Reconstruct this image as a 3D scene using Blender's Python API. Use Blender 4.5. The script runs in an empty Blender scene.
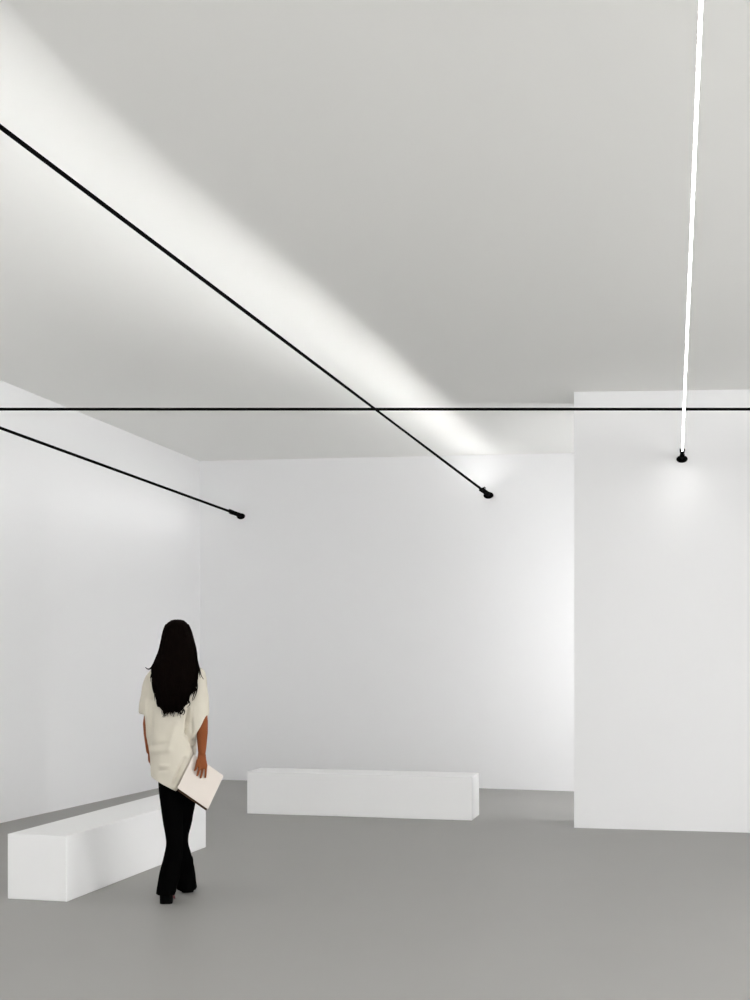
import bpy, bmesh, math, random
from mathutils import Vector, Matrix, noise
random.seed(7)
SC = bpy.context.scene
COL = SC.collection
F = 1286.0          # focal length in pixels of the 750x1000 frame
CAMZ = 1.5
HZ = 650.0          # horizon row

# ------------------------------------------------------------------ helpers
def pt(px, py, d):
    return Vector(((px - 375) * d / F, d, CAMZ + (HZ - py) * d / F))
def floor_pt(px, py):
    return pt(px, py, F * CAMZ / (py - HZ))

def mat(name, col, rough=0.6, spec=0.3, bump=0.0, bscale=40.0, var=0.0, vscale=3.0, sheen=0.0, stretch=None, detail=4.0):
    m = bpy.data.materials.new(name); m.use_nodes = True
    nt = m.node_tree; b = nt.nodes['Principled BSDF']
    b.inputs['Roughness'].default_value = rough
    b.inputs['Specular IOR Level'].default_value = spec
    b.inputs['Base Color'].default_value = (*col, 1)
    if sheen: b.inputs['Sheen Weight'].default_value = sheen
    tc = nt.nodes.new('ShaderNodeTexCoord'); mp = nt.nodes.new('ShaderNodeMapping')
    nt.links.new(tc.outputs['Object'], mp.inputs['Vector'])
    if stretch: mp.inputs['Scale'].default_value = stretch
    if var:
        n = nt.nodes.new('ShaderNodeTexNoise'); n.inputs['Scale'].default_value = vscale; n.inputs['Detail'].default_value = detail
        r = nt.nodes.new('ShaderNodeMix'); r.data_type = 'RGBA'
        r.inputs[6].default_value = (*[c * (1 - var) for c in col], 1)
        r.inputs[7].default_value = (*[min(1, c * (1 + var)) for c in col], 1)
        nt.links.new(mp.outputs[0], n.inputs['Vector'])
        nt.links.new(n.outputs['Fac'], r.inputs[0]); nt.links.new(r.outputs[2], b.inputs['Base Color'])
    if bump:
        n = nt.nodes.new('ShaderNodeTexNoise'); n.inputs['Scale'].default_value = bscale; n.inputs['Detail'].default_value = 3
        bp = nt.nodes.new('ShaderNodeBump'); bp.inputs['Strength'].default_value = bump; bp.inputs['Distance'].default_value = 0.002
        nt.links.new(mp.outputs[0], n.inputs['Vector'])
        nt.links.new(n.outputs['Fac'], bp.inputs['Height']); nt.links.new(bp.outputs[0], b.inputs['Normal'])
    return m

def emit_mat(name, col, strength):
    m = bpy.data.materials.new(name); m.use_nodes = True
    nt = m.node_tree; nt.nodes.clear()
    e = nt.nodes.new('ShaderNodeEmission'); o = nt.nodes.new('ShaderNodeOutputMaterial')
    e.inputs[0].default_value = (*col, 1); e.inputs[1].default_value = strength
    nt.links.new(e.outputs[0], o.inputs[0]); m.cycles.emission_sampling = 'FRONT_BACK'
    return m

def link_obj(name, bm, m, parent=None, smooth=False, origin=None):
    """one mesh object; bm is in world coordinates, origin becomes its pivot"""
    if origin is not None:
        bmesh.ops.translate(bm, verts=bm.verts, vec=-Vector(origin))
    bmesh.ops.recalc_face_normals(bm, faces=bm.faces)
    me = bpy.data.meshes.new(name); bm.to_mesh(me); bm.free()
    o = bpy.data.objects.new(name, me); COL.objects.link(o)
    if m: me.materials.append(m)
    if smooth:
        for p in me.polygons: p.use_smooth = True
    if origin is not None: o.location = origin
    if parent:
        o.parent = parent
        if origin is not None: o.location = Vector(origin) - parent.location
    return o

def thing(name, loc, label, cat, group=None):
    o = bpy.data.objects.new(name, None); o.empty_display_size = 0.1
    COL.objects.link(o); o.location = loc
    o['label'] = label; o['category'] = cat
    if group: o['group'] = group
    return o

def loft(bm, rings, close=True):
    """rings: list of lists of Vectors, all the same length"""
    vr = [[bm.verts.new(p) for p in r] for r in rings]
    n = len(vr[0])
    for a, b in zip(vr, vr[1:]):
        for i in range(n):
            bm.faces.new((a[i], a[(i + 1) % n], b[(i + 1) % n], b[i]))
    if close:
        bm.faces.new(list(reversed(vr[0]))); bm.faces.new(vr[-1])
    return vr

def ell(cx, cy, z, rx, ry, n=28, p=2.0, tilt=0.0):
    out = []
    for i in range(n):
        a = 2 * math.pi * i / n
        c, s = math.cos(a), math.sin(a)
        e = 2.0 / p
        x = math.copysign(abs(c) ** e, c) * rx; y = math.copysign(abs(s) ** e, s) * ry
        out.append(Vector((cx + x, cy + y, z + tilt * x)))
    return out

def interp(tab, z):
    """smooth interpolation of a table of tuples sorted by first entry"""
    if z <= tab[0][0]: return tab[0][1:]
    if z >= tab[-1][0]: return tab[-1][1:]
    for i in range(len(tab) - 1):
        a, b = tab[i], tab[i + 1]
        if a[0] <= z <= b[0]:
            t = (z - a[0]) / (b[0] - a[0])
            p = tab[i - 1] if i > 0 else a; q = tab[i + 2] if i + 2 < len(tab) else b
            res = []
            for k in range(1, len(a)):
                m0 = (b[k] - p[k]) / (b[0] - p[0]) * (b[0] - a[0])
                m1 = (q[k] - a[k]) / (q[0] - a[0]) * (b[0] - a[0])
                t2, t3 = t * t, t * t * t
                res.append((2*t3-3*t2+1)*a[k] + (t3-2*t2+t)*m0 + (-2*t3+3*t2)*b[k] + (t3-t2)*m1)
            return res

def tube(bm, pts, rad, seg=12, cap=True, flat=1.0, flat_axis=None):
    """tapered tube with rounded ends along pts"""
    pts = [Vector(p) for p in pts]; rings = []
    n = len(pts)
    ref = Vector((0, 1, 0)) if flat_axis is None else Vector(flat_axis)
    P, R, T = [], [], []
    for i, p in enumerate(pts):
        t = (pts[min(i + 1, n - 1)] - pts[max(i - 1, 0)]).normalized()
        P.append(p); R.append(rad[i]); T.append(t)
    if cap:
        pre = [(P[0] - T[0] * R[0] * s, R[0] * c, T[0]) for s, c in ((0.98, .2), (0.8, .6), (0.45, .89))]
        post = [(P[-1] + T[-1] * R[-1] * s, R[-1] * c, T[-1]) for s, c in ((0.45, .89), (0.8, .6), (0.98, .2))]
    else: pre = post = []
    for p, r, t in pre + list(zip(P, R, T)) + post:
        u = ref - t * ref.dot(t)
        if u.length < 1e-4: u = Vector((1, 0, 0)) - t * t.x
        u.normalize(); v = t.cross(u)
        rings.append([p + (u * math.sin(2*math.pi*k/seg) * flat + v * math.cos(2*math.pi*k/seg)) * r for k in range(seg)])
    loft(bm, rings)

def blob(bm, c, r):
    m = Matrix.Translation(c) @ Matrix.Diagonal((*r, 1))
    bmesh.ops.create_uvsphere(bm, u_segments=24, v_segments=14, radius=1, matrix=m)

def remesh(bm, voxel, smooth=4, fac=0.5):
    me = bpy.data.meshes.new('tmp'); bm.to_mesh(me); bm.free()
    o = bpy.data.objects.new('tmp', me); COL.objects.link(o)
    r = o.modifiers.new('r', 'REMESH'); r.mode = 'VOXEL'; r.voxel_size = voxel
    s = o.modifiers.new('s', 'SMOOTH'); s.iterations = smooth; s.factor = fac
    dg = bpy.context.evaluated_depsgraph_get()
    me2 = bpy.data.meshes.new_from_object(o.evaluated_get(dg))
    bpy.data.objects.remove(o); bpy.data.meshes.remove(me)
    out = bmesh.new(); out.from_mesh(me2); bpy.data.meshes.remove(me2)
    return out

def cut(bm, co, no):
    """remove what lies on the side the normal points to, and close the hole"""
    g = bm.verts[:] + bm.edges[:] + bm.faces[:]
    r = bmesh.ops.bisect_plane(bm, geom=g, plane_co=co, plane_no=no, clear_outer=True)
    ed = [e for e in bm.edges if e.is_boundary]
    if ed: bmesh.ops.holes_fill(bm, edges=ed, sides=0)

def prism(bm, base, top):
    vb = [bm.verts.new(p) for p in base]; vt = [bm.verts.new(p) for p in top]
    n = len(vb)
    bm.faces.new(list(reversed(vb))); bm.faces.new(vt)
    for i in range(n): bm.faces.new((vb[i], vb[(i+1) % n], vt[(i+1) % n], vt[i]))

def box(bm, x0, x1, y0, y1, z0, z1):
    b = [Vector(p) for p in ((x0,y0,z0),(x1,y0,z0),(x1,y1,z0),(x0,y1,z0))]
    prism(bm, b, [p + Vector((0,0,z1-z0)) for p in b])

# ------------------------------------------------------------------ materials
M_WALL = mat('white_painted_plaster', (0.875, 0.875, 0.882), 0.75, 0.15, bump=0.08, bscale=60)
M_CEIL = mat('off_white_ceiling_paint', (0.86, 0.86, 0.84), 0.85, 0.1, bump=0.05, bscale=50)
M_FLOOR = mat('grey_poured_floor', (0.338, 0.332, 0.319), 0.5, 0.25, bump=0.05, bscale=25, var=0.025, vscale=1.3)
M_BENCH = mat('white_lacquered_block', (0.88, 0.88, 0.88), 0.55, 0.25, bump=0.03, bscale=80)
M_BLACK = mat('matt_black_metal', (0.002, 0.002, 0.002), 0.95, 0.02, bump=0.05, bscale=400)
M_HAIR = mat('dark_brown_hair', (0.0035, 0.002, 0.0015), 0.9, 0.03, bump=0.4, bscale=300, stretch=(1, 1, 0.08), var=0.5, vscale=60)
M_SKIN = mat('tanned_skin', (0.23, 0.068, 0.023), 0.65, 0.12, bump=0.05, bscale=200, var=0.08, vscale=20)
M_KNIT = mat('cream_knit', (0.64, 0.60, 0.51), 0.95, 0.05, bump=0.5, bscale=260, var=0.05, vscale=14, sheen=0.1)
M_TROUSER = mat('black_trouser_cloth', (0.0015, 0.0015, 0.0015), 0.95, 0.01, bump=0.2, bscale=300)
M_BOOT = mat('black_boot_leather', (0.002, 0.002, 0.002), 0.8, 0.05, bump=0.1, bscale=200)
M_SOLE = mat('dark_red_sole', (0.10, 0.008, 0.008), 0.5, 0.3, bump=0.1, bscale=200)
M_COVER = mat('pale_paper_cover', (0.70, 0.64, 0.585), 0.75, 0.15, bump=0.1, bscale=150, var=0.02, vscale=12)
M_PAGES = mat('paper_page_edges', (0.62, 0.52, 0.42), 0.9, 0.05, bump=0.6, bscale=60, stretch=(1, 1, 40))
M_BACK = mat('dark_brown_back_cover', (0.045, 0.024, 0.013), 0.7, 0.15, bump=0.1, bscale=150)

# ------------------------------------------------------------------ room
A = floor_pt(199.5, 779)                      # far left floor corner
LDIR = Vector((406 / F, 1, 0)).normalized()   # left wall direction, away from the camera
Bp = floor_pt(574, 791.4)
BDIR = (Bp - A).normalized()
def ceil_z(x, y):
    return 3.697 - 0.034 * (x - A.x) - 0.0261 * (y - A.y)
YR, XR = -4.0, 6.2
def on_ceiling(p, up=0.0): return Vector((p.x, p.y, ceil_z(p.x, p.y) + up))
def at_y(p, d, y): return p + d * ((y - p.y) / d.y)
def at_x(p, d, x): return p + d * ((x - p.x) / d.x)

def wall(name, a, b, out, th=0.15):
    bm = bmesh.new(); o = out.normalized() * th
    base = [a, b, b + o, a + o]
    base = [Vector((p.x, p.y, -0.1)) for p in base]
    prism(bm, base, [on_ceiling(p, 0.05) for p in base])
    ob = link_obj(name, bm, M_WALL); ob['kind'] = 'structure'
    return ob

bm = bmesh.new(); box(bm, -9, 7, YR - 0.5, 17, -0.15, 0)
o = link_obj('floor', bm, M_FLOOR); o['kind'] = 'structure'
bm = bmesh.new()
q = [Vector(p) for p in ((-9, YR - 0.5, 0), (7, YR - 0.5, 0), (7, 17, 0), (-9, 17, 0))]
prism(bm, [on_ceiling(p) for p in q], [on_ceiling(p, 0.2) for p in q])
o = link_obj('ceiling', bm, M_CEIL); o['kind'] = 'structure'

Lnear = at_y(A, LDIR, YR)
wall('wall_left', Lnear, A + LDIR * 0.2, Vector((-LDIR.y, LDIR.x, 0)))
Bend = at_x(A, BDIR, XR + 0.1)
wall('wall_back', A, Bend, Vector((-BDIR.y, BDIR.x, 0)))
# projecting block on the right
C0 = floor_pt(574, 827.8); C1 = floor_pt(750, 832.8)
CDIR = (C1 - C0).normalized()
Cend = at_x(C0, CDIR, XR + 0.1)
CIN = Vector((-CDIR.y, CDIR.x, 0))
bm = bmesh.new()
base = [C0, Cend, Cend + CIN * 0.45, C0 + CIN * 0.45]
base = [Vector((p.x, p.y, -0.1)) for p in base]
prism(bm, base, [on_ceiling(p, 0.05) for p in base])
o = link_obj('wall_right_projection', bm, M_WALL); o['kind'] = 'structure'

def holed_wall(name, P0, U, length, wins, zb, zt, m, nrm, th=0.2):
    """wall along U with rectangular openings wins=[(u0,u1)]"""
    bm = bmesh.new(); o = nrm.normalized() * th
    def pane(u0, u1, z0, z1, ceil=False):
        a, b = P0 + U * u0, P0 + U * u1
        base = [a, b, b + o, a + o]
        base = [Vector((p.x, p.y, z0)) for p in base]
        top = [on_ceiling(p, 0.05) if ceil else Vector((p.x, p.y, z1)) for p in base]
        prism(bm, base, top)
    pane(0, length, -0.1, zb)
    pane(0, length, zt, 0, True)
    u = 0
    for (a, b) in wins + [(length, None)]:
        if a > u + 1e-4: pane(u, a, zb, zt)
        u = b
    ob = link_obj(name, bm, m); ob['kind'] = 'structure'
def added_window(name, P0, U, u0, u1, z0, z1, nrm):  # frame for the added openings that let light into the room
    bm = bmesh.new(); n = nrm.normalized()
    def bar(a0, a1, b0, b1):
        p = [P0 + U * a0 + n * 0.06, P0 + U * a1 + n * 0.06, P0 + U * a1 + n * 0.12, P0 + U * a0 + n * 0.12]
        prism(bm, [Vector((v.x, v.y, b0)) for v in p], [Vector((v.x, v.y, b1)) for v in p])
    f = 0.05
    bar(u0, u1, z0, z0 + f); bar(u0, u1, z1 - f, z1); bar(u0, u0 + f, z0 + f, z1 - f); bar(u1 - f, u1, z0 + f, z1 - f)
    k = max(1, round((u1 - u0) / 1.6))
    for i in range(1, k):
        u = u0 + (u1 - u0) * i / k; bar(u - f / 2, u + f / 2, z0 + f, z1 - f)
    ob = link_obj(name, bm, M_WALL); ob['kind'] = 'structure'

U = Vector((1, 0, 0)); L0 = Vector((-8.3, YR, 0))
holed_wall('wall_rear', L0, U, 14.6, [(4.6, 9.4)], 0.8, 3.2, M_WALL, Vector((0, -1, 0)))
added_window('added_window_1', L0, U, 4.6, 9.4, 0.8, 3.2, Vector((0, -1, 0)))  # added out of view to let light in from behind the camera
U2 = Vector((0, 1, 0)); R0 = Vector((XR, YR, 0))
holed_wall('wall_right', R0, U2, 17.0, [(0.8, 11.4)], 0.1, 3.4, M_WALL, Vector((1, 0, 0)))
added_window('added_window_2', R0, U2, 0.8, 11.4, 0.1, 3.4, Vector((1, 0, 0)))  # added out of view to let side light in from the right

# ------------------------------------------------------------------ benches
def bench(p_left, p_right, depth, h, label):
    u = (p_right - p_left).normalized(); v = Vector((-u.y, u.x, 0)); L = (p_right - p_left).length
    root = (p_left + p_right) / 2 + v * depth / 2
    bm = bmesh.new(); box(bm, -L / 2, L / 2, -depth / 2, depth / 2, 0.0, h)
    bmesh.ops.bevel(bm, geom=bm.edges[:], offset=0.005, segments=3, profile=0.5, affect='EDGES')
    o = link_obj('bench', bm, M_BENCH)
    o.location = root; o.rotation_euler = (0, 0, math.atan2(u.y, u.x))
    o['label'] = label; o['category'] = 'bench'; o['group'] = 'white block benches'
    for p in o.data.polygons: p.use_smooth = False
    return o
# left bench: its front-right corner and the long right face
q0 = floor_pt(67, 902); q1 = floor_pt(206, 847.3); q2 = floor_pt(8, 898)
bench(q0, q1, (q2 - q0).length * .975, 0.392, 'long white block bench on the left beside the walking woman')
r0 = floor_pt(247, 813.6); r1 = floor_pt(472, 820.7)
bench(r0, r1, 0.40, 0.385, 'long white block bench standing in front of the back wall')

# ------------------------------------------------------------------ light lines
def hit(px, py, P0, D):
    """where the ray through a pixel meets the vertical wall through P0 along D"""
    k = (px - 375) / F
    t = (P0.x - k * P0.y) / (k * D.y - D.x)
    d = P0.y + t * D.y
    return pt(px, py, d)

def light_line(label, a, b, wa, wb, emit, mat_e, ends, groove=0.7, depth=0.3, cl=0.42, end_mat=None):
    """a: far end, b: near end (world); wa, wb channel widths there; emit: facing direction; ends: [(point, wall normal, size, dir)]"""
    root = thing('light_line', a, label, 'light', 'linear lights stretched between the walls')
    d = (b - a).normalized()
    fn = emit if callable(emit) else (lambda p: emit)
    def frame(p):
        e = fn(p); n = (e - d * e.dot(d)).normalized(); return n, d.cross(n)
    n, t = frame(a)
    seg = 40 if callable(emit) else 1
    gf = groove if callable(groove) else (lambda f: (groove, depth))
    def prof(fun, bm):
        vr = []
        for i in range(seg + 1):
            lst = fun(*gf(i / seg)); k = len(lst)
            c = a.lerp(b, i / seg); w = wa + (wb - wa) * i / seg; n_, t_ = frame(c)
            vr.append([bm.verts.new(c + (t_ * x + n_ * y) * w) for x, y in lst])
        for r0, r1 in zip(vr, vr[1:]):
            for i in range(k): bm.faces.new((r0[i], r0[(i+1) % k], r1[(i+1) % k], r1[i]))
        bm.faces.new(list(reversed(vr[0]))); bm.faces.new(vr[-1])
    def channel(gw, dp):
        g = gw / 2
        return [(-.5, -.5), (.5, -.5), (.5, .5), (g, .5), (g, .5 - dp), (-g, .5 - dp), (-g, .5), (-.5, .5)]
    def strip(gw, dp):
        g = gw * .49; y = .5 - dp * .92
        return [(-g, y - .03), (g, y - .03), (g, y), (-g, y)]
    bm = bmesh.new(); prof(channel, bm)
    link_obj('channel', bm, M_BLACK, root, origin=a)
    bm = bmesh.new(); prof(strip, bm)
    link_obj('light_strip', bm, mat_e, root, origin=a)
    for (p, wn, s, out) in ends:
        # dome-shaped wall mount with a forked clamp that grips the strip
        bm = bmesh.new()
        side = Vector((0, 0, 1)).cross(wn).normalized(); up = Vector((0, 0, 1))
        prof2 = [(0.0, 1.0), (0.12, 1.0), (0.22, 0.97), (0.36, 0.85), (0.5, 0.62), (0.58, 0.4), (0.62, 0.2)]
        mp = p - up * .009
        rings = []
        for hgt, rr in prof2:
            rings.append([mp + wn * hgt * s * 0.9 + (side * math.cos(k * math.pi / 16) + up * math.sin(k * math.pi / 16) * 0.68) * rr * s for k in range(32)])
        loft(bm, rings)
        mo = link_obj('wall_mount', bm, M_BLACK, root, smooth=True, origin=p)
        bm = bmesh.new()
        c0 = p + wn * s * 0.25
        tt = out.cross(n).normalized()
        r = s * (.42 if n.z < -.5 else .5)
        tube(bm, [c0, p + out * cl * .35, p + out * cl * .8], [r, r * .95, r * .9], 16)
        for sg in (-1, 1):
            tube(bm, [p + out * cl * .75 + tt * sg * r * .6, p + out * cl * 1.12 + tt * sg * r * .75], [r * .42, r * .36], 10)
        if end_mat:
            # added short hood hides an added small lamp that shines along n
            ax = out; cc = p + ax * cl * .72 + n * r * .8; h = .026 if n.z < -.5 else .013
            q = [cc - tt * r * 1.0 - ax * r * .9, cc - tt * r * 1.0 + ax * r * 1.3, cc + tt * r * 1.0 + ax * r * 1.3, cc + tt * r * 1.0 - ax * r * .9]
            th_ = .003
            for a_, b_ in zip(q[:-1], q[1:]):
                e_ = (b_ - a_).normalized(); w_ = e_.cross(n) * th_
                prism(bm, [a_, b_, b_ + w_, a_ + w_], [v + n * h for v in (a_, b_, b_ + w_, a_ + w_)])
        k = link_obj('clamp', bm, M_BLACK, mo, smooth=not end_mat)
        k.location = (0, 0, 0)
        k.data.transform(Matrix.Translation(-p))
        if end_mat:
            bm = bmesh.new(); c2 = p + out * cl * .72 + n * (r + .003)
            ring = [c2 + (tt * math.cos(i * math.pi / 8) + out * math.sin(i * math.pi / 8)) * r * .7 for i in range(16)]
            prism(bm, ring, [v + n * .002 for v in ring])
            e = link_obj('added_end_lamp', bm, end_mat, mo); e.location = (0, 0, 0); e.data.transform(Matrix.Translation(-p))  # added source that lights the wall around the mount
    return root

NB = Vector((BDIR.y, -BDIR.x, 0)); NC = Vector((CDIR.y, -CDIR.x, 0)); NL = Vector((LDIR.y, -LDIR.x, 0))
WARMW = (1, 0.998, 0.99)
E_UP = emit_mat('led_wash_up', WARMW, 285)
E_SIDE = emit_mat('led_wash_left', WARMW, 27)
E_CROSS = emit_mat('led_wash_cross', WARMW, 45)
E_DOWN = emit_mat('led_strip_visible', (1, 1, 1), 22)
E_END1 = emit_mat('added_end_lamp_a', WARMW, 180)  # added for the glow on the back wall above the mount
E_END3 = emit_mat('added_end_lamp_c', WARMW, 300)  # added for the pool of light under the mount
E_ADDED_RECESS = emit_mat('added_led_recess', (1, 1, 1), 320)  # added hidden source, brightens the back wall
E_ADDED_REAR = emit_mat('added_led_rear', (1, 1, 1), 70)  # added unseen source behind the camera, brightens the room
E_ADDED_NEAR = emit_mat('added_led_near', (1, 1, 1), 70)  # added unseen source above the view, brightens the room
YN = YR + 0.35
def run(p_img, P0, D, wn, vpx, wf, gap, s, yn=YN):
    p = hit(*p_img, P0, D)
    d = Vector(((vpx - 375) / F, 1, 0)).normalized()     # travel direction away from the camera, level
    near = p + d * ((yn - p.y) / d.y)
    far = p - d * gap
    return p, d, far, near, wf(far.y), wf(max(near.y, 1.0))
def twist(p):
    # the strip twists along its run: upwards at the far wall, sideways to the left near the camera
    a = math.radians(min(77, max(8, 52 - 7.3 * (p.y - 9.7))))
    return Vector((-math.sin(a), 0, math.cos(a)))
# 1: long diagonal line to the back wall, washing the ceiling
p, d, far, near, wa, wb = run((488.5, 494.5), A, BDIR, NB, 695, lambda y: .0046 + .00112 * y, 0.42, 0.055)
light_line('long black diagonal light line under the ceiling, ending on the back wall', far, near, wa, wb,
           twist, E_UP, [(p, NB, 0.055, -d)], end_mat=E_END1, groove=lambda f: (min(.78, .10 + .4 * f + 2.3 * f * f), min(.78, .10 + .4 * f + 2.3 * f * f) * .8))
# 2: line along the left wall
p, d, far, near, wa, wb = run((241, 515.5), A, BDIR, NB, 611, lambda y: .0050 + .00108 * y, 0.42, 0.055)
light_line('black light line beside the left wall, ending near the left corner', far, near, wa, wb,
           Vector((-1, 0, -0.08)), E_SIDE, [(p, NB, 0.052, -d)], cl=.40, groove=.6, depth=.55)
# 3: glowing line to the projecting wall
p, d, far, near, wa, wb = run((682, 458), C0, CDIR, NC, 674, lambda y: .0052 + .00082 * y, 0.43, 0.046)
light_line('glowing white light line overhead on the right, ending on the projecting wall', far, near, wa, wb,
           Vector((0, 0, -1)), E_DOWN, [(p, NC, 0.046, -d)], groove=0.96, depth=0.05, end_mat=E_END3)
# 4: horizontal line crossing the room from wall to wall
yc = 9.57; zc = pt(375, 409.2, yc).z
xl = at_y(A, LDIR, yc).x
light_line('horizontal black light line running straight across the room from left to right', Vector((XR - 0.1, yc, zc)), Vector((xl + 0.1, yc, zc)), 0.021, 0.021,
           Vector((0, 1, 0.17)), E_CROSS, [(Vector((xl, yc, zc)), NL, 0.05, Vector((1, 0, 0)))], groove=0.25, depth=0.85)
# added unseen lines for brightness: behind the projecting wall, across the near end
p0 = at_x(C0, CDIR, 2.9) + CIN * 0.55
light_line('added upright light line, unseen on the back of the projecting wall', Vector((p0.x, p0.y, 2.35)), Vector((p0.x, p0.y, 1.0)), .04, .04, Vector((-.3, 1, .0)), E_ADDED_RECESS,
           [(Vector((p0.x, p0.y, 2.41)) - CIN * .1, CIN, .05, Vector((0, 0, -1)))], groove=.96, depth=.05, cl=0.1)
for yy in (-1.8, 1.8):
    xl = at_y(A, LDIR, yy).x
    light_line('added unseen light line across the near end, %s the camera' % ('behind' if yy < 0 else 'above'), Vector((XR - .1, yy, 3.55)), Vector((xl + .1, yy, 3.55)), .03, .03, Vector((0, 0, -1)), E_ADDED_REAR if yy < 0 else E_ADDED_NEAR,
           [(Vector((xl, yy, 3.55)), NL, .05, Vector((1, 0, 0)))], groove=.96, depth=.05)

# ------------------------------------------------------------------ the woman
Y0 = 7.7
ROOT = Vector(((177 - 375) * Y0 / F, Y0, 0))
person = thing('person', ROOT, 'woman seen from behind with long dark hair, cream knit top and black flared trousers, walking', 'person')
def L(px, py, y):
    d = Y0 + y
    return Vector(((px - 375) * d / F - ROOT.x, y, CAMZ + (HZ - py) * d / F))
def LX(px, y): return (px - 375) * (Y0 + y) / F - ROOT.x
def LZ(py, y): return CAMZ + (HZ - py) * (Y0 + y) / F
def part(name, bm, m, parent=None, smooth=True):
    bmesh.ops.recalc_face_normals(bm, faces=bm.faces)
    me = bpy.data.meshes.new(name); bm.to_mesh(me); bm.free()
    o = bpy.data.objects.new(name, me); COL.objects.link(o); me.materials.append(m)
    if smooth:
        for p in me.polygons: p.use_smooth = True
    o.parent = parent or person
    return o
def stack(bm, rows, n=28, p=2.0, steps=6):
    """rows (z, cx, cy, rx, ry) from low to high, smoothly interpolated"""
    rows = sorted(rows); zs = []
    for a, b in zip(rows, rows[1:]):
        k = max(1, int((b[0] - a[0]) / 0.012))
        zs += [a[0] + (b[0] - a[0]) * i / k for i in range(k)]
    zs.append(rows[-1][0])
    rings = []
    for z in zs:
        cx, cy, rx, ry = interp(rows, z); rings.append(ell(cx, cy, z, rx, ry, n, p))
    loft(bm, rings)

# book plane (needed by the hand)
TL = L(194.3, 754, -0.02)
bu = Vector((.163, .125, -.140)); bv = Vector((-.0825, -.09, -.19))
bc = Vector((LX(200.9, -.05), -.05, LZ(781.8, -.05)))
bn = bu.cross(bv).normalized()
if bn.y > 0: bn = -bn                     # towards the camera
def book_y(x, z, off=0.0):
    """y on the front face of the book (shifted off along its normal)"""
    p0 = bc + bn * off
    return p0.y - (bn.x * (x - p0.x) + bn.z * (z - p0.z)) / bn.y
hy = lambda px, py, off: L(px, py, book_y(LX(px, -.05), LZ(py, -.05), off))

# ---- body: head with face, neck, torso, arms, hands, legs as one surface
bm = bmesh.new()
hx = LX(177.3, 0); hz = 1.555
blob(bm, (hx, -.012, hz + .02), (.074, .092, .092)); blob(bm, (hx, .022, hz - .035), (.058, .066, .078))
blob(bm, (hx, .052, hz - .092), (.026, .028, .02))                                            # chin
tube(bm, [(hx, .088, hz + .015), (hx, .1, hz - .012), (hx, .108, hz - .03)], [.008, .011, .014], 10)   # nose
blob(bm, (hx, .09, hz - .06), (.023, .01, .0065)); blob(bm, (hx, .087, hz - .071), (.02, .011, .007))  # lips
for s in (-1, 1):
    blob(bm, (hx + s * .031, .072, hz + .008), (.015, .012, .009))                            # eyes under their lids
    tube(bm, [(hx + s * .015, .084, hz + .027), (hx + s * .032, .082, hz + .032), (hx + s * .05, .068, hz + .026)], [.006, .007, .005], 8)
    blob(bm, (hx + s * .075, -.004, hz - .008), (.009, .019, .03))                            # ears
tube(bm, [(hx, .0, hz - .06), (hx, -.012, 1.44), (hx, -.015, 1.36)], [.055, .05, .056], 20)
stack(bm, [(.78, -.005, 0, .1, .085), (.86, -.01, 0, .115, .095), (.96, -.015, 0, .1, .08), (1.06, -.012, 0, .095, .075),
           (1.2, -.008, 0, .115, .085), (1.3, -.004, -.005, .13, .08), (1.36, 0, -.008, .115, .06), (1.4, hx, -.01, .06, .05)])
# right arm hanging, hand on the book
shR = (.112, -.005, 1.33); elR = L(202.3, 722, -.045); wrR = hy(201.9, 752, .022)
tube(bm, [(.04, -.005, 1.34), shR], [.04, .045], 16)
tube(bm, [shR, Vector(shR).lerp(elR, .5), elR, elR.lerp(wrR, .35), elR.lerp(wrR, .75), wrR], [.047, .042, .034, .034, .028, .0235], 16)
palm0 = hy(201.8, 756, .02); palm1 = hy(201.8, 764.5, .016)
tube(bm, [wrR, palm0, palm1], [.024, .029, .033], 16, flat=.42, flat_axis=tuple(bn))
bases = [196.9, 200.2, 203.4, 206.0]
tips = [(194.9, 771.5), (197.2, 776.6), (200.6, 778.8), (205.3, 778.4)]
for bx, (tx, ty) in zip(bases, tips):
    by = 764.5 if bx != 206.0 else 765
    p0 = hy(bx * .8 + 201.8 * .2, 760.5, .016); p1 = hy(bx, by, .017)
    p2 = hy(bx + (tx - bx) * .5, by + (ty - by) * .5, .0165); p3 = hy(bx + (tx - bx) * .78, by + (ty - by) * .76, .0125); p4 = hy(tx, ty - 1.2, .0085)
    tube(bm, [p0, p1, p2, p3, p4], [.0088, .0088, .0078, .0072, .0062], 10)
# thumb leaves the inner side of the palm, goes over the book's top edge and presses its back
tube(bm, [hy(200.2, 755.5, .018), hy(200.0, 753.0, .008), hy(199.4, 753.2, -.014), hy(199.2, 758, -.0275), hy(200, 763, -.0275)], [.012, .0105, .0098, .0092, .0085], 10)
# left arm, hand in front of the hip
shL = (-.118, -.005, 1.325); elL = L(148.5, 724, .0); wrL = L(149.8, 751, .045)
tube(bm, [(-.04, -.005, 1.34), shL], [.04, .045], 16)
tube(bm, [shL, Vector(shL).lerp(elL, .5), elL, elL.lerp(wrL, .35), elL.lerp(wrL, .75), wrL], [.047, .042, .034, .032, .026, .022], 16)
pl1 = L(150.3, 758.5, .066)
tube(bm, [wrL, L(150.0, 754.5, .056), pl1], [.022, .027, .03], 16, flat=.45, flat_axis=(1, 0, 0))
for k in range(4):
    yb = .042 + k * .0165; ln = (.92, 1.0, .96, .8)[k]
    a = L(150.2, 757, yb); b = L(150.4, 760.5 - k * .3, yb + .004)
    c = b + Vector((.004, .008, -.03 * ln)); e = c + Vector((.014, .006, -.018 * ln)); f = e + Vector((.016, -.002, -.008 * ln))
    tube(bm, [a, b, c, e, f], [.0088, .0085, .0076, .007, .0062], 10)
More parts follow.
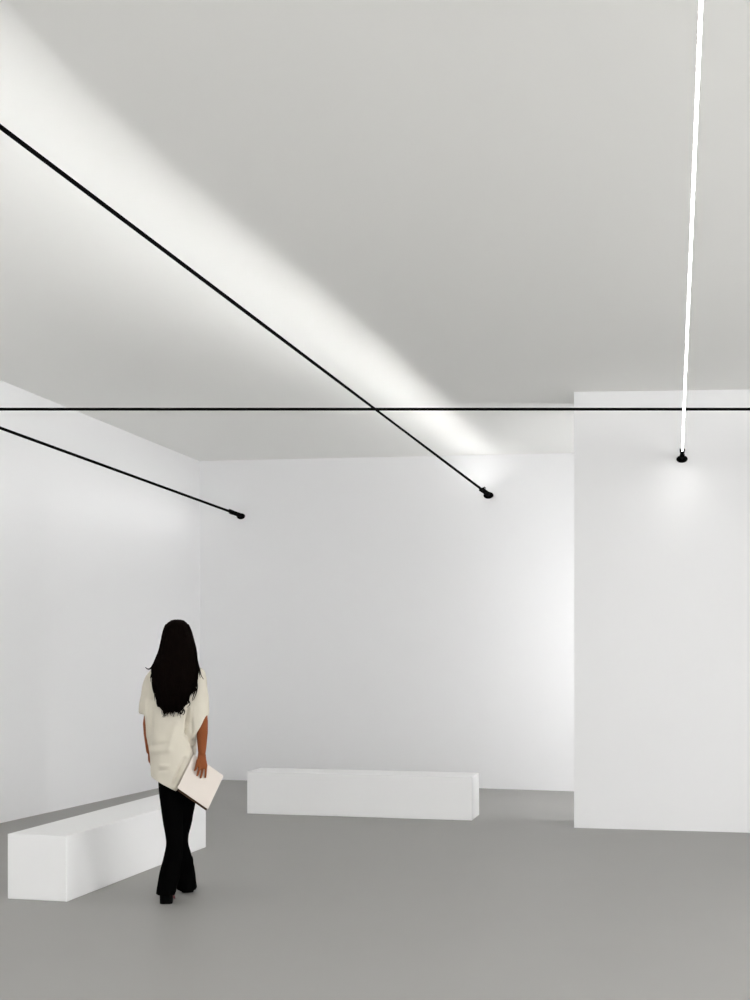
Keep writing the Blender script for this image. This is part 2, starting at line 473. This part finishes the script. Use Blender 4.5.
tube(bm, [L(150.6, 754, .07), L(151.6, 757.5, .098), L(152.4, 761.5, .104)], [.012, .010, .008], 10)
# legs (inside the trousers)
for pxs, ys in (((170, 171, 174, 168), (0, -.005, -.025, -.085)), ((185, 184, 180, 187), (0, .05, .15, .29))):
    pts_ = [L(pxs[0], 772, ys[0]), L(pxs[1], 800, ys[1]), L(pxs[2], 836, ys[2]), L(pxs[3], 886 if ys[3] < 0 else 880, ys[3])]
    tube(bm, pts_, [.07, .055, .036, .026], 16)
bm = remesh(bm, .0030, 3, .5)
part('body', bm, M_SKIN)

# ---- trousers
def leg_rows(lst, yfun, ryfun):
    rows = []
    for py, a, b in lst:
        y = yfun(py); z = LZ(py, y); x0, x1 = LX(a, y), LX(b, y)
        rows.append((z, (x0 + x1) / 2, y, (x1 - x0) / 2, ryfun(py)))
    return rows
def lin(tab):
    return lambda v: interp(tab, v)[0]
bm = bmesh.new()
stack(bm, [(.70, LX(177.5, 0), 0, .105, .09), (.80, LX(176, 0), 0, .112, .1), (.88, LX(174, 0), 0, .115, .1), (.97, LX(173.5, 0), 0, .1, .085)])
yl = lin([(770, 0), (800, -.005), (830, -.02), (860, -.06), (894, -.085)])
rl = lin([(770, .092), (800, .08), (830, .062), (842, .056), (860, .064), (880, .088), (894, .108)])
stack(bm, leg_rows([(778, 158.5, 182), (790, 159, 182), (800, 160, 182), (822, 163, 182.5), (842, 166.3, 183), (855, 164.2, 182), (866, 161.5, 180.2), (875, 159, 180), (885, 157.6, 178), (893, 156.8, 176.3)], yl, rl))
yr_ = lin([(770, 0), (800, .05), (830, .14), (860, .22), (890, .29)])
rr_ = lin([(770, .092), (800, .082), (830, .064), (842, .058), (860, .066), (875, .088), (890, .112)])
stack(bm, leg_rows([(778, 171, 196), (790, 172, 196), (800, 172, 195.8), (822, 171, 191.8), (842, 170, 188.2), (855, 171.5, 191), (866, 172.5, 193.4), (875, 173.5, 195.3), (883, 175.5, 196.6), (888.6, 177.2, 197)], yr_, rr_))
bm = remesh(bm, .005, 2, .4)
for v in bm.verts:
    w = max(0, min(1, (.45 - v.co.z) / .3))
    v.co += v.normal * (.004 * noise.noise(Vector((v.co.x * 22, v.co.y * 22, v.co.z * 6))) * (0.6 + w))
part('trousers', bm, M_TROUSER)

# ---- knitted top: torso, batwing sleeves, slanted hem
bm = bmesh.new()
rows = []
for py, a, b, ry in ((662, 168, 188, .062), (665.5, 161, 196, .076), (669, 153, 203, .088), (674, 148, 206, .098), (682, 146.5, 206, .106), (692, 146, 205, .112),
                     (704, 145.5, 204, .118), (714, 145, 201, .122), (724, 146, 198, .124), (735, 147.3, 196.3, .126), (746, 149, 196.3, .128), (756, 150.3, 195.5, .13),
                     (766, 151.2, 193, .128), (776, 152, 191, .124), (792, 153, 190, .12)):
    x0, x1 = LX(a, 0), LX(b, 0)
    rows.append((LZ(py, 0), (x0 + x1) / 2, -.004, (x1 - x0) / 2, ry))
stack(bm, rows, n=40, p=2.3)
sl = bmesh.new()
rows = []
for py, a, b, ry in ((670, 190, 203, .06), (676, 188, 206.6, .075), (690, 187, 208, .085), (704, 187, 209, .088), (716, 189, 209.3, .086), (728, 190, 209, .08), (746, 191, 206, .07)):
    x0, x1 = LX(a, 0), LX(b, 0); rows.append((LZ(py, 0), (x0 + x1) / 2, -.012, (x1 - x0) / 2, ry))
stack(sl, rows)
cut(sl, L(209.5, 713, 0), Vector((.145, 0, -.085)))
t_ = bpy.data.meshes.new('t'); sl.to_mesh(t_); sl.free(); bm.from_mesh(t_)
sl = bmesh.new(); rows = []
for py, a, b, ry in ((670, 151, 165, .06), (676, 145.5, 165, .075), (690, 141.8, 164, .085), (702, 139.8, 162, .086), (720, 138.6, 158, .08)):
    x0, x1 = LX(a, 0), LX(b, 0); rows.append((LZ(py, 0), (x0 + x1) / 2, .004, (x1 - x0) / 2, ry))
stack(sl, rows)
cut(sl, L(141, 713.5, 0), Vector((-.15, 0, -1)))
sl.to_mesh(t_); sl.free(); bm.from_mesh(t_); bpy.data.meshes.remove(t_)
bm = remesh(bm, .006, 5, .5)
def groove_f(x, z, a, b, w):
    """falloff along the segment a-b in the x-z plane"""
    a = Vector((a[0], a[2])); b = Vector((b[0], b[2])); p = Vector((x, z)); ab = b - a
    t = max(0, min(1, (p - a).dot(ab) / ab.length_squared)); dd = (p - (a + ab * t)).length / w
    return math.exp(-dd * dd) * (1 - .5 * abs(2 * t - 1))
folds = [(L(190.5, 708, 0), L(189, 734, 0), .010, -.032), (L(189.3, 730, 0), L(197, 752, 0), .009, -.030),
         (L(195, 704, 0), L(196, 735, 0), .014, .007),
         (L(180, 722, 0), L(172, 748, 0), .018, .014), (L(172, 748, 0), L(155, 750, 0), .016, .011), (L(156, 744, 0), L(170, 742, 0), .014, -.010),
         (L(163, 764, 0), L(172, 764, 0), .010, .006), (L(163, 769, 0), L(171, 768, 0), .008, -.006),
         (L(188, 758, 0), L(177, 782, 0), .013, -.024), (L(192, 752, 0), L(181, 780, 0), .010, .009),
         (L(155, 700, 0), L(152, 745, 0), .012, -.013), (L(148, 700, 0), L(149, 735, 0), .012, .008)]
for v in bm.verts:
    x, y, z = v.co
    k = .0045 * noise.noise(Vector((x * 13 + z * 6, y * 9, z * 9)))
    if y < .03:
        for a, b, w, h in folds: k += h * groove_f(x, z, a, b, w)
    v.co += v.normal * k
a_, b_ = L(151, 774.5, 0), L(178.5, 788.8, 0)
dv = (b_ - a_); cut(bm, a_, Vector((dv.z, 0, -dv.x)))
a_, b_ = L(178.8, 788.8, 0), L(195.2, 754, 0)
dv = (b_ - a_); cut(bm, a_, Vector((dv.z, 0, -dv.x)))
bmesh.ops.triangulate(bm, faces=[f for f in bm.faces if len(f.verts) > 4])
part('knit_top', bm, M_KNIT)

# ---- hair: a solid fall over the back plus loose wavy strands
HT = []
for py, a, b, cy, ry in ((619.6, 174, 181, -.02, .02), (620.6, 171, 184, -.022, .05), (622.6, 168, 186.7, -.025, .072), (626, 165.6, 188.8, -.03, .087), (632, 163.5, 191.2, -.036, .097),
                         (642, 161.4, 193.8, -.045, .1), (652, 159, 196.2, -.06, .092), (660, 156, 196.4, -.078, .078), (668, 153.2, 196.6, -.092, .066),
                         (676, 153, 196, -.102, .056), (686, 154.4, 194.6, -.11, .048), (694, 156.2, 190, -.114, .044), (702, 158.2, 186.5, -.118, .038),
                         (708, 161, 183, -.121, .032), (712, 166, 178.5, -.122, .026)):
    x0, x1 = LX(a, cy), LX(b, cy); HT.append((LZ(py, cy), (x0 + x1) / 2, cy, (x1 - x0) / 2, ry))
HT.sort()
bm = bmesh.new()
stack(bm, HT, n=64)
bmesh.ops.triangulate(bm, faces=[f for f in bm.faces if len(f.verts) > 4])
for v in bm.verts:
    a = math.atan2(v.co.y + .06, v.co.x)
    low = max(0, min(1, (1.5 - v.co.z) / .3))
    v.co += v.normal * ((.003 + .008 * low) * noise.noise(Vector((a * 7, v.co.z * 5, 1.3))) + .0015 * noise.noise(Vector((a * 30, v.co.z * 4, 4.0))))
zlo, zhi = HT[0][0], HT[-1][0]
for i in range(340):
    ang = random.uniform(math.pi * 1.02, math.pi * 1.98) if random.random() < .8 else random.choice((random.uniform(.85, 1.05), random.uniform(1.95, 2.15))) * math.pi
    z0 = random.uniform(1.40, 1.655); z1 = random.uniform(1.10, 1.25)
    edge = abs(math.cos(ang))
    if edge > .8: z1 = random.uniform(1.17, 1.34)
    ph = random.uniform(0, 6.28); amp = random.uniform(.004, .016); fr = random.uniform(22, 46); n = 20
    P, R = [], []
    da = random.uniform(-.12, .12)
    for k in range(n):
        t = k / (n - 1); z = z0 + (z1 - z0) * t
        cx, cy, rx, ry = interp(HT, max(z, zlo + .018))
        sh = 1.0 + .02 * t
        aa = ang + da * t
        w = amp * t * t
        P.append(Vector((cx + math.cos(aa) * rx * sh + w * math.sin(fr * z + ph), cy + math.sin(aa) * ry * sh + w * .6 * math.cos(fr * z + ph) - .003, z)))
        R.append(.0042 * (1 - t) ** .6 + .0008)
    tube(bm, P, R, 5, cap=False)
def lock(pp, r0):
    P = [L(a, b, c) for a, b, c in pp]
    Q = []
    for i in range(len(P) - 1):
        for k in range(4): Q.append(P[i].lerp(P[i + 1], k / 4))
    Q.append(P[-1])
    for _ in range(2):
        Q = [Q[0]] + [(Q[i-1] + Q[i] * 2 + Q[i+1]) / 4 for i in range(1, len(Q) - 1)] + [Q[-1]]
    tube(bm, Q, [r0 * (1 - i / len(Q)) + .001 for i in range(len(Q))], 7, cap=False)
lock([(158, 655, -.09), (154.5, 663, -.1), (151, 668.5, -.105), (147.8, 669.3, -.108), (145.3, 667.2, -.11)], .008)
lock([(196, 652, -.09), (196.8, 660, -.1), (199.5, 669, -.115), (201, 675.5, -.125), (203.6, 679.3, -.128)], .006)
lock([(196.4, 664, -.1), (199, 672, -.12), (200.2, 678, -.128)], .005)
lock([(194, 678, -.12), (197.4, 684, -.13), (196.8, 692, -.135), (193.5, 700, -.138)], .006)
lock([(192, 684, -.12), (195.3, 690, -.135), (193, 697, -.14), (192.2, 701, -.14)], .005)
lock([(155, 676, -.12), (152.2, 685, -.13), (153.6, 692, -.132), (155.5, 696, -.135)], .006)
lock([(158, 690, -.12), (156.6, 702, -.135), (158.2, 707.5, -.14), (160.6, 704.5, -.142)], .006)
lock([(163, 700, -.12), (165, 709, -.14), (168.5, 712.8, -.142), (171, 708, -.143)], .007)
lock([(172, 702, -.13), (174.5, 710, -.14), (178, 711, -.142)], .006)
for i in range(34):
    py = random.uniform(676, 708); x0, x1 = [v for v in ((154.5, 195) if py < 688 else (157.5, 188.5) if py < 701 else (162, 183))]
    sd = random.choice((-1, 1)); px = (x0 if sd < 0 else x1) - sd * random.uniform(0, 3)
    ln = random.uniform(7, 13); k = random.uniform(.4, 1.6); inn = random.uniform(1, 4)
    lock([(px - sd * 2, py, -.12), (px + sd * k, py + ln * .35, -.132), (px + sd * (k + .6), py + ln * .65, -.138), (px - sd * (inn - k), py + ln, -.141)], random.uniform(.003, .006))
for i in range(16):
    px = random.uniform(163, 183); py = random.uniform(700, 705); sd = random.choice((-1, 1))
    lock([(px, py, -.135), (px + sd * 1.2, py + 5, -.142), (px + sd * .4, py + 8.5, -.145), (px - sd * 1.6, py + random.uniform(9, 11), -.146)], random.uniform(.004, .007))
part('hair', bm, M_HAIR)

# ---- boots with block heels
def boot(c, yaw):
    """c: point under the middle of the heel, toe towards +y"""
    bm = bmesh.new()
    rings = []
    prof = [(-.040, .024, .052, .13), (-.034, .032, .05, .135), (-.01, .035, .046, .135), (.02, .033, .038, .13), (.05, .034, .026, .115), (.08, .038, .016, .085),
            (.12, .042, .011, .062), (.155, .038, .011, .048), (.185, .027, .012, .036), (.2, .012, .014, .026)]
    for y, w, z0, z1 in prof:
        r = []
        for k in range(20):
            a = 2 * math.pi * k / 20; s, co = math.sin(a), math.cos(a)
            r.append(Vector((co * w, y, (z0 + z1) / 2 + math.copysign(abs(s) ** .8, s) * (z1 - z0) / 2)))
        rings.append(r)
    loft(bm, rings)
    tube(bm, [(0, -.005, .1), (0, -.002, .2)], [.036, .036], 16)
    bm = remesh(bm, .004, 3, .5)
    up = part('boot', bm, M_BOOT)
    up.location = c; up.rotation_euler = (0, 0, yaw)
    bm = bmesh.new()
    b = [(-.039, .015), (-.037, -.025), (-.024, -.041), (.024, -.041), (.037, -.025), (.039, .015)]
    prism(bm, [Vector((x * .95, y * .95, 0)) for x, y in b], [Vector((x, y, .056)) for x, y in b])
    h = part('heel', bm, M_BOOT, up, smooth=False)
    bm = bmesh.new(); vs = []
    out = [(-.034, .012, .05), (.034, .012, .05), (.033, .04, .029), (.037, .075, .014), (.041, .12, .004), (.037, .155, .003), (.026, .185, .004), (.008, .2, .006),
           (-.008, .2, .006), (-.026, .185, .004), (-.037, .155, .003), (-.041, .12, .004), (-.037, .075, .014), (-.033, .04, .029)]
    prism(bm, [Vector((x, y, max(0, z - .003))) for x, y, z in out], [Vector((x, y, z + .008)) for x, y, z in out])
    s = part('sole', bm, M_SOLE, up, smooth=False); s['label'] = 'dark red sole'
    return up
boot(Vector((LX(166.0, -.085), -.072, 0)), .06)
boot(Vector((LX(188, .3), .285, 0)), .1)

# ---- the book in her hand
book = thing('book', ROOT + bc, 'thin book with pale cover and dark brown back held in her right hand', 'book')
def board(name, left, right, top, bottom, t0, t1, m):
    """slab in the book's plane; margins grow outward (fractions), t0..t1 depth behind the front face"""
    bm = bmesh.new()
    c = [(-.5 - left, -.5 - top), (.5 + right, -.5 - top), (.5 + right, .5 + bottom), (-.5 - left, .5 + bottom)]
    lo = [bu * a + bv * b - bn * t1 for a, b in c]; hi = [bu * a + bv * b - bn * t0 for a, b in c]
    prism(bm, lo, hi)
    bmesh.ops.recalc_face_normals(bm, faces=bm.faces)
    bmesh.ops.bevel(bm, geom=bm.edges[:], offset=.0006, segments=2, profile=.5, affect='EDGES')
    me = bpy.data.meshes.new(name); bm.to_mesh(me); bm.free(); me.materials.append(m)
    o = bpy.data.objects.new(name, me); COL.objects.link(o); o.parent = book
    return o
board('front_cover', 0, 0, 0, 0, 0, .002, M_COVER)
board('pages', -.025, -.01, -.01, -.008, .002, .010, M_PAGES)
board('back_cover', -.06, -.004, -.004, .045, .010, .014, M_BACK)

# ------------------------------------------------------------------ world, camera, view
w = bpy.data.worlds.new('daylight'); SC.world = w; w.use_nodes = True
bg = w.node_tree.nodes['Background']; bg.inputs[0].default_value = (1, 1, 1, 1); bg.inputs[1].default_value = 4.85

cam = bpy.data.cameras.new('camera'); co = bpy.data.objects.new('camera', cam); COL.objects.link(co)
co.location = (0, 0, CAMZ); co.rotation_euler = (math.pi / 2, 0, 0)
cam.sensor_fit = 'VERTICAL'; cam.sensor_height = 36; cam.sensor_width = 27
cam.lens = F / 1000 * 36; cam.shift_y = (HZ - 500) / 1000
cam.clip_start = 0.05
SC.camera = co
vs = SC.view_settings
vs.view_transform = 'Standard'; vs.look = 'None'; vs.gamma = 1; vs.exposure = 0.0; vs.use_curve_mapping = False
SC.cycles.max_bounces = 12; SC.cycles.diffuse_bounces = 8
